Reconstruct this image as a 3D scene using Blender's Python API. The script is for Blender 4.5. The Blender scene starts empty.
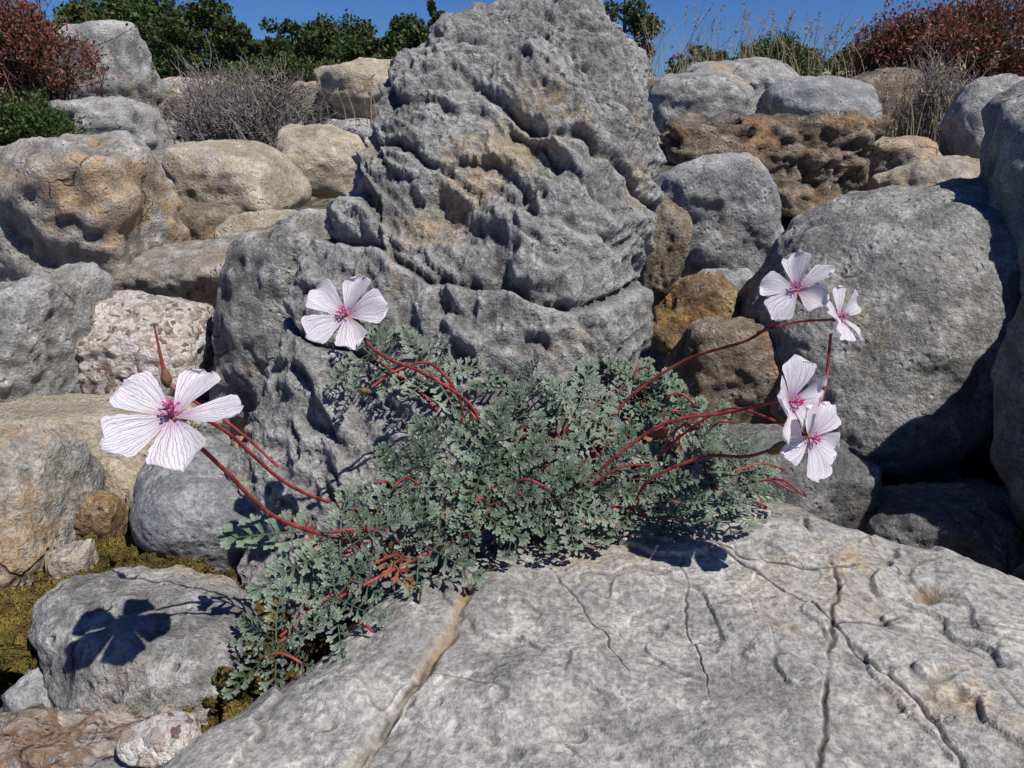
import bpy, math, random
import numpy as np
from mathutils import Vector
rng=np.random.RandomState(7); random.seed(7)
SC=bpy.context.scene
# units: 1 unit = 10 cm
# ------------------------------------------------------------- noise
perm=np.random.RandomState(3).permutation(256).astype(np.int64)
G=np.random.RandomState(4).normal(size=(256,3)); G/=np.linalg.norm(G,axis=1)[:,None]
def pn(p):
    i=np.floor(p).astype(np.int64); f=p-i; u=f*f*f*(f*(f*6-15)+10)
    r=0
    for dx in (0,1):
        for dy in (0,1):
            for dz in (0,1):
                h=perm[(perm[(perm[(i[:,0]+dx)&255]+i[:,1]+dy)&255]+i[:,2]+dz)&255]
                g=G[h]
                d=g[:,0]*(f[:,0]-dx)+g[:,1]*(f[:,1]-dy)+g[:,2]*(f[:,2]-dz)
                w=(u[:,0] if dx else 1-u[:,0])*(u[:,1] if dy else 1-u[:,1])*(u[:,2] if dz else 1-u[:,2])
                r=r+d*w
    return r*1.5
def fbm(p,o=4,g=.5):
    a=1;s=0
    for k in range(o):
        s=s+a*pn(p*2.03**k+17.3*k); a*=g
    return s
def ridged(p,o=4,g=.5):
    a=1;s=0
    for k in range(o):
        s=s+a*(1-2*np.abs(pn(p*2.03**k+11.3*k))); a*=g
    return s
JIT=np.random.RandomState(5).rand(256,3)
def voro(p):
    i=np.floor(p).astype(np.int64); f=p-i
    best=np.full(len(p),9.)
    for dx in (-1,0,1):
        for dy in (-1,0,1):
            for dz in (-1,0,1):
                h=perm[(perm[(perm[(i[:,0]+dx)&255]+i[:,1]+dy)&255]+i[:,2]+dz)&255]
                q=JIT[h]+np.array([dx,dy,dz])-f
                best=np.minimum(best,(q*q).sum(1))
    return np.sqrt(best)
def sstep(a,b,x):
    t=np.clip((x-a)/(b-a),0,1); return t*t*(3-2*t)
# ------------------------------------------------------------- mesh helpers
def mesh_from(name,V,Fc,mats,loc=(0,0,0),smooth=True,midx=None,attrs=None,uv=None,parent=None):
    me=bpy.data.meshes.new(name)
    if not isinstance(Fc,list): Fc=[Fc]
    nf=sum(len(f) for f in Fc); nl=sum(f.size for f in Fc)
    me.vertices.add(len(V)); me.vertices.foreach_set('co',np.asarray(V,dtype=np.float32).ravel())
    me.loops.add(nl); li=np.concatenate([f.ravel() for f in Fc]).astype(np.int32)
    me.loops.foreach_set('vertex_index',li)
    sizes=np.concatenate([np.full(len(f),f.shape[1]) for f in Fc])
    st=np.concatenate([[0],np.cumsum(sizes)[:-1]]).astype(np.int32)
    me.polygons.add(nf); me.polygons.foreach_set('loop_start',st)
    me.polygons.foreach_set('use_smooth',np.full(nf,smooth))
    if midx is not None: me.polygons.foreach_set('material_index',np.asarray(midx,dtype=np.int32))
    me.update(calc_edges=True); me.validate()
    if attrs:
        for k,a in attrs.items():
            at=me.attributes.new(k,'FLOAT','POINT'); at.data.foreach_set('value',np.asarray(a,dtype=np.float32))
    if uv is not None:
        ul=me.uv_layers.new(name='UVMap'); ul.data.foreach_set('uv',np.asarray(uv,dtype=np.float32)[li].ravel())
    for m in (mats if isinstance(mats,(list,tuple)) else [mats]): me.materials.append(m)
    ob=bpy.data.objects.new(name,me); ob.location=loc; SC.collection.objects.link(ob)
    if parent: ob.parent=parent
    return ob
_ico={}
def ico(n):
    if n not in _ico:
        import bmesh
        bm=bmesh.new(); bmesh.ops.create_icosphere(bm,subdivisions=n,radius=1.0)
        me=bpy.data.meshes.new('t'); bm.to_mesh(me); bm.free()
        V=np.empty(len(me.vertices)*3,dtype=np.float32); me.vertices.foreach_get('co',V)
        Fc=np.empty(len(me.polygons)*3,dtype=np.int32); me.polygons.foreach_get('vertices',Fc)
        bpy.data.meshes.remove(me)
        V=V.reshape(-1,3).astype(float); V/=np.linalg.norm(V,axis=1)[:,None]
        _ico[n]=(V,Fc.reshape(-1,3))
    return _ico[n]
def vnorm(V,Fc):
    a,b,c=V[Fc[:,0]],V[Fc[:,1]],V[Fc[:,2]]
    n=np.cross(b-a,c-a)
    if Fc.shape[1]==4: n=np.cross(V[Fc[:,2]]-a,V[Fc[:,3]]-b)
    N=np.zeros_like(V)
    for k in range(Fc.shape[1]):
        for j in range(3): N[:,j]+=np.bincount(Fc[:,k],weights=n[:,j],minlength=len(V))
    return N/(np.linalg.norm(N,axis=1)[:,None]+1e-12)
def rotz(V,a):
    c,s=math.cos(a),math.sin(a); W=V.copy(); W[:,0]=c*V[:,0]-s*V[:,1]; W[:,1]=s*V[:,0]+c*V[:,1]; return W
# ------------------------------------------------------------- materials
def newmat(name):
    m=bpy.data.materials.new(name); m.use_nodes=True; nt=m.node_tree
    for n in list(nt.nodes): nt.nodes.remove(n)
    out=nt.nodes.new('ShaderNodeOutputMaterial'); b=nt.nodes.new('ShaderNodeBsdfPrincipled')
    nt.links.new(b.outputs[0],out.inputs[0]); return m,nt,b,out
class NB:
    def __init__(s,nt): s.nt=nt
    def L(s,a,b): s.nt.links.new(a,b)
    def put(s,inp,v):
        if isinstance(v,bpy.types.NodeSocket): s.L(v,inp)
        else: inp.default_value=v
    def math(s,op,a,b=0.0,c=None,clamp=False):
        n=s.nt.nodes.new('ShaderNodeMath'); n.operation=op; n.use_clamp=clamp
        s.put(n.inputs[0],a); s.put(n.inputs[1],b)
        if c is not None: s.put(n.inputs[2],c)
        return n.outputs[0]
    def vmath(s,op,a,b):
        n=s.nt.nodes.new('ShaderNodeVectorMath'); n.operation=op; s.put(n.inputs[0],a); s.put(n.inputs[1],b); return n.outputs[0]
    def noise(s,vec,scale,detail=4,rough=.55,dist=0.,col=False):
        n=s.nt.nodes.new('ShaderNodeTexNoise'); s.L(vec,n.inputs['Vector']); n.inputs['Scale'].default_value=scale
        n.inputs['Detail'].default_value=detail; n.inputs['Roughness'].default_value=rough; n.inputs['Distortion'].default_value=dist
        return n.outputs['Color' if col else 'Fac']
    def voro(s,vec,scale,feat='F1',out='Distance',rand=1.):
        n=s.nt.nodes.new('ShaderNodeTexVoronoi'); n.feature=feat; s.L(vec,n.inputs['Vector']); n.inputs['Scale'].default_value=scale
        n.inputs['Randomness'].default_value=rand
        return n.outputs[out]
    def rng(s,v,a,b,c=0.,d=1.):
        n=s.nt.nodes.new('ShaderNodeMapRange'); n.interpolation_type='SMOOTHSTEP'; s.L(v,n.inputs[0])
        for k,x in zip((1,2,3,4),(a,b,c,d)): n.inputs[k].default_value=x
        return n.outputs[0]
    def mix(s,f,a,b,mode='MIX'):
        n=s.nt.nodes.new('ShaderNodeMix'); n.data_type='RGBA'; n.blend_type=mode
        s.put(n.inputs[0],f)
        for i,v in ((6,a),(7,b)):
            if isinstance(v,(tuple,list)): v=(*v[:3],1.)
            s.put(n.inputs[i],v)
        return n.outputs[2]
    def bump(s,h,dist,strength=1.,nrm=None):
        n=s.nt.nodes.new('ShaderNodeBump'); s.L(h,n.inputs['Height']); n.inputs['Distance'].default_value=dist; n.inputs['Strength'].default_value=strength
        if nrm is not None: s.L(nrm,n.inputs['Normal'])
        return n.outputs[0]
    def coord(s,kind='Object'):
        n=s.nt.nodes.new('ShaderNodeTexCoord'); return n.outputs[kind]
    def attr(s,name):
        n=s.nt.nodes.new('ShaderNodeAttribute'); n.attribute_name=name; return n.outputs['Fac']
def rock_mat(name,dark,mid,light,stain,stain_amt=.3,sc=1.,cracks=False,lichen=.4,bump=1.,crackattr=False,spots=.5,stain_sc=1.3,grain=.62):
    m,nt,b,out=newmat(name); N=NB(nt)
    oi=nt.nodes.new('ShaderNodeObjectInfo'); cc=nt.nodes.new('ShaderNodeCombineXYZ')
    r=N.math('MULTIPLY',oi.outputs['Random'],37.)
    for k in range(3): N.L(r,cc.inputs[k])
    v=N.vmath('ADD',N.coord(),cc.outputs[0])
    nA=N.noise(v,1.5*sc,5,.6,.2)
    nB=N.noise(v,4.6*sc,6,.7,.1)
    nS=N.noise(N.vmath('ADD',v,(3.,7.,1.)),stain_sc*sc,5,.65,.5)
    nP=N.noise(v,13*sc,6,.66)
    nG=N.noise(v,55*sc,4,.75)
    c=N.mix(N.rng(nA,.36,.62),dark,mid)
    c=N.mix(N.rng(nB,.43,.68),c,light)
    th=.62-.25*stain_amt
    sf=N.math('MULTIPLY',N.rng(nS,th,th+.12),.9)
    sf=N.math('MULTIPLY',sf,N.rng(nP,.3,.55))
    c=N.mix(sf,c,stain)
    c=N.mix(grain,c,N.mix(N.rng(nG,.3,.7),(.45,.45,.45),(1.5,1.49,1.47)),'MULTIPLY')
    lf=N.math('MULTIPLY',N.rng(nP,.56,.66),N.rng(nA,.44,.6))
    c=N.mix(N.math('MULTIPLY',lf,lichen),c,(.085,.08,.075))
    pf=N.math('MULTIPLY',N.rng(nP,.42,.35),N.rng(nG,.46,.56))
    c=N.mix(N.math('MULTIPLY',pf,spots),c,(.58,.56,.52))
    h=N.math('MULTIPLY',nP,.055*bump/sc)
    if cracks:
        w=N.vmath('ADD',v,N.vmath('MULTIPLY',N.noise(v,2.5*sc,3,.6,col=True),(.55,.55,.55)))
        e=N.voro(w,.9*sc,'DISTANCE_TO_EDGE')
        cf=N.math('MULTIPLY',N.rng(e,.0,.012,1.,0.),N.rng(nS,.5,.56))
        c=N.mix(N.math('MULTIPLY',cf,.7),c,(.06,.05,.042))
        h=N.math('SUBTRACT',h,N.math('MULTIPLY',cf,.02))
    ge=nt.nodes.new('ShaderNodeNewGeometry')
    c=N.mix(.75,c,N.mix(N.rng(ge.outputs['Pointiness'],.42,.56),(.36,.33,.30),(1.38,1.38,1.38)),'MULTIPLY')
    if crackattr:
        ca=N.attr('crack'); cb=N.attr('soil')
        c=N.mix(N.math('MULTIPLY',cb,N.rng(nP,.3,.55)),c,(.33,.24,.14))
        c=N.mix(N.math('MULTIPLY',ca,.92),c,(.045,.036,.03))
    N.L(c,b.inputs['Base Color'])
    b.inputs['Roughness'].default_value=.92; b.inputs['Specular IOR Level'].default_value=.2
    pit=N.rng(N.voro(v,19*sc),.10,.36)
    pit=N.math('MULTIPLY',N.math('SUBTRACT',pit,1.),N.rng(nB,.46,.62))
    h=N.math('ADD',h,N.math('MULTIPLY',pit,.022*bump/sc))
    h=N.math('ADD',h,N.math('MULTIPLY',nG,.014*bump/sc))
    N.L(N.bump(h,1.),b.inputs['Normal'])
    return m
GREY=dict(dark=(.19,.187,.18),mid=(.32,.315,.303),light=(.46,.45,.43))
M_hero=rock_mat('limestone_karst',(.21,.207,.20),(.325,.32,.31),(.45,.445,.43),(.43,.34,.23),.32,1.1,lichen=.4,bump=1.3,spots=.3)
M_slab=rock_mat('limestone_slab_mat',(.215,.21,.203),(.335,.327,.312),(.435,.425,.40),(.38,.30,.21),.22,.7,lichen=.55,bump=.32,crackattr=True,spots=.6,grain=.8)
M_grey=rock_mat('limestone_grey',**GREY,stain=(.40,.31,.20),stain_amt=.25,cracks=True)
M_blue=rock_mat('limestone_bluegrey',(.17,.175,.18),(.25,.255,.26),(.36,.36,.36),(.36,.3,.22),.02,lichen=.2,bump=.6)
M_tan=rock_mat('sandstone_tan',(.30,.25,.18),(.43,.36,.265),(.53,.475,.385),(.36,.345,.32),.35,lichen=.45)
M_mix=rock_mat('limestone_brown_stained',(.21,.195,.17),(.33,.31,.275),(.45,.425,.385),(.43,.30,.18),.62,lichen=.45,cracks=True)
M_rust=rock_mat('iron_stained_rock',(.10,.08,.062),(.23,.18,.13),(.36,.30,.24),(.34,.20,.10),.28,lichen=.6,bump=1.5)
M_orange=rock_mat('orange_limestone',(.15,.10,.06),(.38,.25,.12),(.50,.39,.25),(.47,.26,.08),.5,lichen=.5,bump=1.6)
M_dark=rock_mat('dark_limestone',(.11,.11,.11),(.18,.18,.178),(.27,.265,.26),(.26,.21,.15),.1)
def granite():
    m,nt,b,out=newmat('speckled_granite'); N=NB(nt); v=N.coord()
    w=N.vmath('ADD',v,N.vmath('MULTIPLY',N.noise(v,20,2,.5,col=True),(.05,.05,.05)))
    col=N.voro(w,30,'F1','Color'); sep=nt.nodes.new('ShaderNodeSeparateColor'); N.L(col,sep.inputs[0])
    c=N.mix(N.rng(sep.outputs[0],.2,.6),(.50,.41,.35),(.80,.75,.70))
    c=N.mix(N.rng(sep.outputs[1],.84,.87),c,(.25,.17,.13))
    e=N.voro(w,30,'DISTANCE_TO_EDGE'); c=N.mix(N.rng(e,0.,.10,.35,0.),c,(.34,.24,.18))
    c=N.mix(.5,c,N.mix(N.rng(N.noise(v,5,4,.6),.35,.65),(.8,.75,.72),(1.3,1.3,1.3)),'MULTIPLY')
    N.L(c,b.inputs['Base Color']); b.inputs['Roughness'].default_value=.8
    h=N.math('ADD',N.math('MULTIPLY',e,.02),N.math('MULTIPLY',N.noise(v,30,5,.75),.05)); N.L(N.bump(h,1.),b.inputs['Normal']); return m
M_gran=granite()
def conglom():
    m,nt,b,out=newmat('conglomerate'); N=NB(nt); v=N.coord()
    w=N.vmath('ADD',v,N.vmath('MULTIPLY',N.noise(v,5,4,.6,col=True),(.35,.35,.35)))
    col=N.voro(w,6.,'F1','Color'); sep=nt.nodes.new('ShaderNodeSeparateColor'); N.L(col,sep.inputs[0])
    c=N.mix(N.rng(sep.outputs[0],.2,.8),(.43,.30,.21),(.58,.50,.43)); c=N.mix(N.rng(sep.outputs[2],.7,.75),c,(.50,.49,.47))
    e=N.voro(w,6.,'DISTANCE_TO_EDGE'); c=N.mix(N.rng(e,0.,.09,.8,0.),c,(.36,.22,.13))
    g=N.noise(v,26,6,.75); c=N.mix(.8,c,N.mix(N.rng(g,.3,.7),(.5,.45,.4),(1.4,1.4,1.4)),'MULTIPLY')
    N.L(c,b.inputs['Base Color']); b.inputs['Roughness'].default_value=.9
    h=N.math('ADD',N.math('MULTIPLY',N.rng(e,0,.2),.04),N.math('MULTIPLY',g,.06)); N.L(N.bump(h,1.),b.inputs['Normal']); return m
M_cong=conglom()
def simple(name,c1,c2,sc=10,rough=.8,b1=.02,det=5,lo=.35,hi=.65):
    m,nt,b,out=newmat(name); N=NB(nt); v=N.coord()
    n=N.noise(v,sc,det,.7); c=N.mix(N.rng(n,lo,hi),c1,c2); g=N.noise(v,sc*5,3,.7)
    c=N.mix(.6,c,N.mix(N.rng(g,.3,.7),(.55,.55,.55),(1.35,1.35,1.35)),'MULTIPLY')
    N.L(c,b.inputs['Base Color']); b.inputs['Roughness'].default_value=rough; b.inputs['Specular IOR Level'].default_value=.2
    N.L(N.bump(g,b1),b.inputs['Normal']); return m
M_moss=simple('dry_moss',(.09,.065,.015),(.27,.20,.05),6,.95,.12)
def ground_mat():
    m,nt,b,out=newmat('gravelly_soil'); N=NB(nt); v=N.coord()
    c=N.mix(N.rng(N.noise(v,1.1,5,.6),.35,.65),(.10,.075,.05),(.23,.18,.125))
    col=N.voro(v,7,'F1','Color'); sep=nt.nodes.new('ShaderNodeSeparateColor'); N.L(col,sep.inputs[0])
    c=N.mix(N.rng(sep.outputs[0],.5,.6),c,(.27,.25,.22)); g=N.noise(v,20,5,.7)
    c=N.mix(.7,c,N.mix(N.rng(g,.3,.7),(.5,.5,.5),(1.3,1.3,1.3)),'MULTIPLY')
    c=N.mix(N.math('MULTIPLY',N.rng(N.noise(v,.12,3,.6),.45,.6),.5),c,(.07,.075,.03))
    N.L(c,b.inputs['Base Color']); b.inputs['Roughness'].default_value=.95
    N.L(N.bump(g,.06),b.inputs['Normal']); return m
M_ground=ground_mat()
def leaf_mat(name,c1,c2,trans=.25,rough=.6,attr=None,c3=None,tex=False):
    m,nt,b,out=newmat(name); N=NB(nt)
    if attr: f=N.attr(attr)
    else:
        ge=nt.nodes.new('ShaderNodeNewGeometry'); f=ge.outputs['Random Per Island']
    c=N.mix(f,c1,c2)
    if c3: c=N.mix(N.rng(f,.78,.84),c,c3)
    if tex:
        g=N.noise(N.coord(),150,2,.6); c=N.mix(.5,c,N.mix(N.rng(g,.3,.7),(.65,.65,.65),(1.3,1.3,1.3)),'MULTIPLY'); N.L(N.bump(g,.006),b.inputs['Normal'])
        b.inputs['Sheen Weight'].default_value=.08; b.inputs['Sheen Roughness'].default_value=.5
    N.L(c,b.inputs['Base Color']); b.inputs['Roughness'].default_value=rough; b.inputs['Specular IOR Level'].default_value=.3
    t=nt.nodes.new('ShaderNodeBsdfTranslucent'); N.L(c,t.inputs[0]); ms=nt.nodes.new('ShaderNodeMixShader'); ms.inputs[0].default_value=trans
    N.L(b.outputs[0],ms.inputs[1]); N.L(t.outputs[0],ms.inputs[2]); N.L(ms.outputs[0],out.inputs[0]); return m
M_leaf=leaf_mat('silvery_leaf',(.028,.058,.026),(.30,.365,.27),.05,.5,attr='shade_tone',tex=True)
M_oldleaf=leaf_mat('withered_leaf',(.30,.08,.04),(.26,.18,.09),.2,.7)
M_stem=simple('red_stem',(.17,.018,.025),(.38,.075,.065),14,.45,.003)
M_sepal=simple('sepal',(.12,.12,.045),(.24,.07,.06),14,.6,.003)
M_twig=simple('grey_twig',(.15,.125,.115),(.33,.29,.27),4,.9,.003)
M_brown=simple('bark',(.06,.045,.03),(.14,.11,.08),4,.9,.01)
M_treeleaf=leaf_mat('tree_foliage',(.015,.035,.010),(.09,.125,.03),.2)
M_green=leaf_mat('shrub_green',(.04,.075,.02),(.12,.16,.045),.25)
M_red=leaf_mat('shrub_red',(.18,.05,.04),(.38,.17,.13),.25,c3=(.09,.12,.045))
M_dry=leaf_mat('shrub_dry',(.22,.19,.15),(.34,.29,.23),.2,c3=(.12,.15,.06))
M_straw=leaf_mat('straw',(.30,.24,.14),(.42,.35,.22),.3)
# ------------------------------------------------------------- world and sun
sv=Vector((.50,-.42,1.0)).normalized()
el=math.asin(sv.z); az=math.atan2(sv.x,sv.y)
W=bpy.data.worlds.new('World'); SC.world=W; W.use_nodes=True; nt=W.node_tree
bg=nt.nodes['Background']; sky=nt.nodes.new('ShaderNodeTexSky'); sky.sky_type='NISHITA'; sky.sun_disc=False
sky.sun_elevation=el; sky.sun_rotation=az; sky.altitude=1500; sky.air_density=1.; sky.dust_density=0.; sky.ozone_density=4.
hs=nt.nodes.new('ShaderNodeMix'); hs.data_type='RGBA'; hs.blend_type='MULTIPLY'; hs.inputs[0].default_value=1.; hs.inputs[7].default_value=(.42,.70,1.28,1)
nt.links.new(sky.outputs[0],hs.inputs[6]); nt.links.new(hs.outputs[2],bg.inputs[0]); bg.inputs[1].default_value=.055
sl=bpy.data.lights.new('sun','SUN'); sl.energy=5.; sl.angle=math.radians(.5); sl.color=(1.,.97,.92)
so=bpy.data.objects.new('sun',sl); so.rotation_euler=sv.to_track_quat('Z','Y').to_euler(); so.location=(5,-3,12); SC.collection.objects.link(so)
SC.view_settings.view_transform='Standard'; SC.view_settings.look='None'; SC.view_settings.exposure=0
cam=bpy.data.cameras.new('camera'); co=bpy.data.objects.new('camera',cam); SC.collection.objects.link(co); SC.camera=co
cam.sensor_width=36; cam.lens=27.98; cam.clip_start=.05; cam.clip_end=20000
co.location=(0,0,2.6); co.rotation_euler=(math.radians(70),0,0)
# ------------------------------------------------------------- terrain
def terr(x,y):
    L=np.interp(y,[0,4,6,8,11,15,19,30,60,4000],[.3,.3,.4,.6,1.0,1.45,2.05,2.35,2.4,2.4])
    R=np.interp(y,[0,4,6,8,12,20,30,60,4000],[.3,.35,.75,1.2,1.9,2.4,2.6,2.55,2.4])
    k=sstep(-1.5,1.5,x); h=L*(1-k)+R*k
    nearleft=.28*np.exp(-(((x+1.6)/1.0)**2+((y-2.4)/1.0)**2))
    return h+nearleft
def build_ground():
    nr,na=220,300
    r=np.concatenate([np.linspace(.05,12,130),12*(6000/12.)**np.linspace(0.02,1,90)])
    a=np.linspace(0,2*math.pi,na,endpoint=False)
    R,A=np.meshgrid(r,a,indexing='ij'); x=(R*np.cos(A)).ravel(); y=(4+R*np.sin(A)).ravel()
    z=terr(x,y); p=np.stack([x,y,np.zeros_like(x)],1)
    z=z+.07*fbm(p*1.3,3)*np.clip(20/(R.ravel()+1),0,1)-.05
    V=np.stack([x,y,z],1); V=np.vstack([V,[[0,4,.25]]])
    i=np.arange(nr-1)[:,None]*na; j=np.arange(na)[None,:]; k=(j+1)%na
    q=np.stack([(i+j),(i+na+j),(i+na+k),(i+k)],-1).reshape(-1,4)
    c=np.full(na,nr*na); t=np.stack([c,np.arange(na),(np.arange(na)+1)%na],1)
    mesh_from('ground',V,[q,t],M_ground)
build_ground()
# ------------------------------------------------------------- generic rock
def rock_shape(r,seed,sub=5,p=9,nf=11,amp=.1,fs=1.6,rough=.02,pits=0.):
    rs=np.random.RandomState(seed); D,Fc=ico(sub)
    nn=rs.normal(size=(nf,3)); nn/=np.linalg.norm(nn,axis=1)[:,None]
    ax=np.array([[1,0,0],[-1,0,0],[0,1,0],[0,-1,0],[0,0,1],[0,0,-1.]])
    tilt=rs.normal(size=(6,3))*.18; ax=ax+tilt; ax/=np.linalg.norm(ax,axis=1)[:,None]
    nn=np.vstack([nn,ax]); dd=np.concatenate([rs.uniform(.88,1.1,nf),rs.uniform(.88,1.,6)])
    s=np.zeros(len(D))
    for n,d in zip(nn,dd): s+=np.maximum(D@n/d,0)**p
    s=s**(-1./p)
    V=D*s[:,None]
    ext=(V.max(0)-V.min(0))/2; V=(V-(V.max(0)+V.min(0))/2)/ext
    off=rs.uniform(0,50,3)
    V=V*(1+amp*fbm(V*fs+off,3)[:,None])
    r=np.array(r); V=V*r; m=r.mean()
    N=vnorm(V,Fc)
    d=rough*m*1.5*(fbm(V/m*5+off,4,.6))+rough*1.4*m*np.minimum(0,ridged(V/m*2.2+off,3)-.4)
    if pits: d+=pits*m*(np.minimum(voro(V/m*5+off),.6)-.4)
    V=V+N*d[:,None]
    return V,Fc
def rock(name,c,r,mat,seed,rz=0,**k):
    V,Fc=rock_shape(r,seed,**k)
    if rz: V=rotz(V,rz)
    return mesh_from(name,V,Fc,mat,loc=c)
B='boulder'
rock(B,(-9.3,19.4,2.95),(1.15,1.2,1.15),M_grey,1)
rock(B,(-7.4,14.7,1.9),(1.3,1.1,.65),M_grey,2,amp=.16)
rock(B,(-4.15,7.6,1.30),(.95,1.0,.85),M_mix,31,sub=6,amp=.15)
rock(B,(-3.0,7.3,.95),(.85,.7,.42),M_mix,32,sub=6)
rock(B,(-3.05,9.2,1.64),(.70,.7,.48),M_tan,4,p=7,amp=.06)
rock(B,(-3.15,8.25,1.25),(.42,.4,.30),M_rust,5)
rock(B,(-2.45,8.0,1.2),(.5,.45,.32),M_tan,6)
rock(B,(-3.12,4.78,1.02),(.42,.5,.55),M_grey,7,sub=6,pits=.08)
rock('granite_rock',(-2.57,5.26,.92),(.52,.45,.38),M_gran,8,sub=6)
rock('flat_stone',(-2.6,4.25,.82),(.72,.4,.15),M_tan,9)
rock(B,(-1.5,5.3,1.12),(.56,.6,.74),M_grey,10,sub=6)
rock(B,(-2.22,2.98,.84),(.33,.45,.44),M_mix,12,sub=6)
rock('small_stone',(-2.05,3.6,.76),(.24,.2,.18),M_tan,13)
rock('small_stone',(-1.86,3.15,.82),(.12,.12,.12),M_orange,14)
rock('small_stone',(-1.80,2.80,.74),(.10,.1,.16),M_tan,141)
rock('small_stone',(-1.68,3.4,.70),(.18,.16,.14),M_tan,142)
rock('rounded_stone',(-1.38,3.2,.84),(.32,.36,.28),M_blue,15,sub=6,amp=.05,rough=.008,p=5)
rock('rounded_stone',(-1.30,2.36,.66),(.42,.40,.27),M_grey,16,sub=6,amp=.12)
rock('conglomerate_rock',(-1.36,1.86,.52),(.66,.42,.34),M_cong,17,sub=6,rough=.05)
rock('quartz_pebble',(-1.0,1.80,.86),(.10,.09,.06),M_gran,18)
rock(B,(-2.85,17.0,2.62),(1.0,.9,.6),M_tan,19)
rock(B,(-4.2,18.0,2.35),(.75,.6,.5),M_mix,20)
rock(B,(-4.9,11.3,1.4),(.7,.6,.35),M_grey,21)
rock(B,(-2.4,10.4,1.8),(.6,.6,.45),M_tan,22)
rock(B,(1.55,6.57,1.6),(.60,.6,.58),M_blue,23,sub=6,p=6,amp=.08)
rock(B,(2.6,8.3,1.88),(1.08,.7,.50),M_rust,24,sub=6,amp=.24,p=10,nf=6,rough=.045,pits=.02)
rock(B,(2.6,11.7,2.38),(.75,.7,.52),M_grey,25,p=4,amp=.07)
rock(B,(4.4,16,2.72),(1.15,.9,.5),M_grey,26,p=5)
rock(B,(4.2,11.6,2.33),(.78,.7,.50),M_blue,27,p=4,amp=.07)
rock(B,(5.5,12.7,2.42),(.7,.6,.55),M_rust,28,p=5)
rock(B,(5.4,9.5,2.2),(.52,.5,.6),M_grey,29,p=4)
rock(B,(4.5,7.1,1.6),(.45,.5,.58),M_mix,30)
rock(B,(4.35,8.2,1.65),(.58,.5,.35),M_tan,33)
rock(B,(4.27,9.3,1.8),(.55,.5,.35),M_mix,34)
rock(B,(2.38,4.9,1.30),(.90,.9,.80),M_grey,35,sub=7,p=5,amp=.06,rough=.012)
rock(B,(1.0,5.5,1.55),(.2,.3,.38),M_rust,36,pits=.12)
rock(B,(1.25,5.35,1.15),(.32,.3,.3),M_orange,37,pits=.12)
rock(B,(1.62,5.75,1.15),(.26,.25,.26),M_blue,38)
rock(B,(1.35,4.75,.95),(.38,.35,.36),M_rust,39,pits=.06)
rock(B,(1.45,3.75,.68),(.45,.35,.26),M_dark,40)
rock(B,(2.1,3.5,.50),(.42,.36,.26),M_dark,41,sub=6)
rock(B,(2.78,3.05,1.22),(.60,.6,.88),M_dark,42,sub=6)
rock(B,(3.80,4.3,1.32),(1.05,.95,1.40),M_grey,43,sub=6)
rock(B,(3.40,3.72,1.15),(.68,.6,1.10),M_grey,44,sub=6,p=5)  # unseen boulder, added to carry the shadow further across the right boulder
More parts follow.
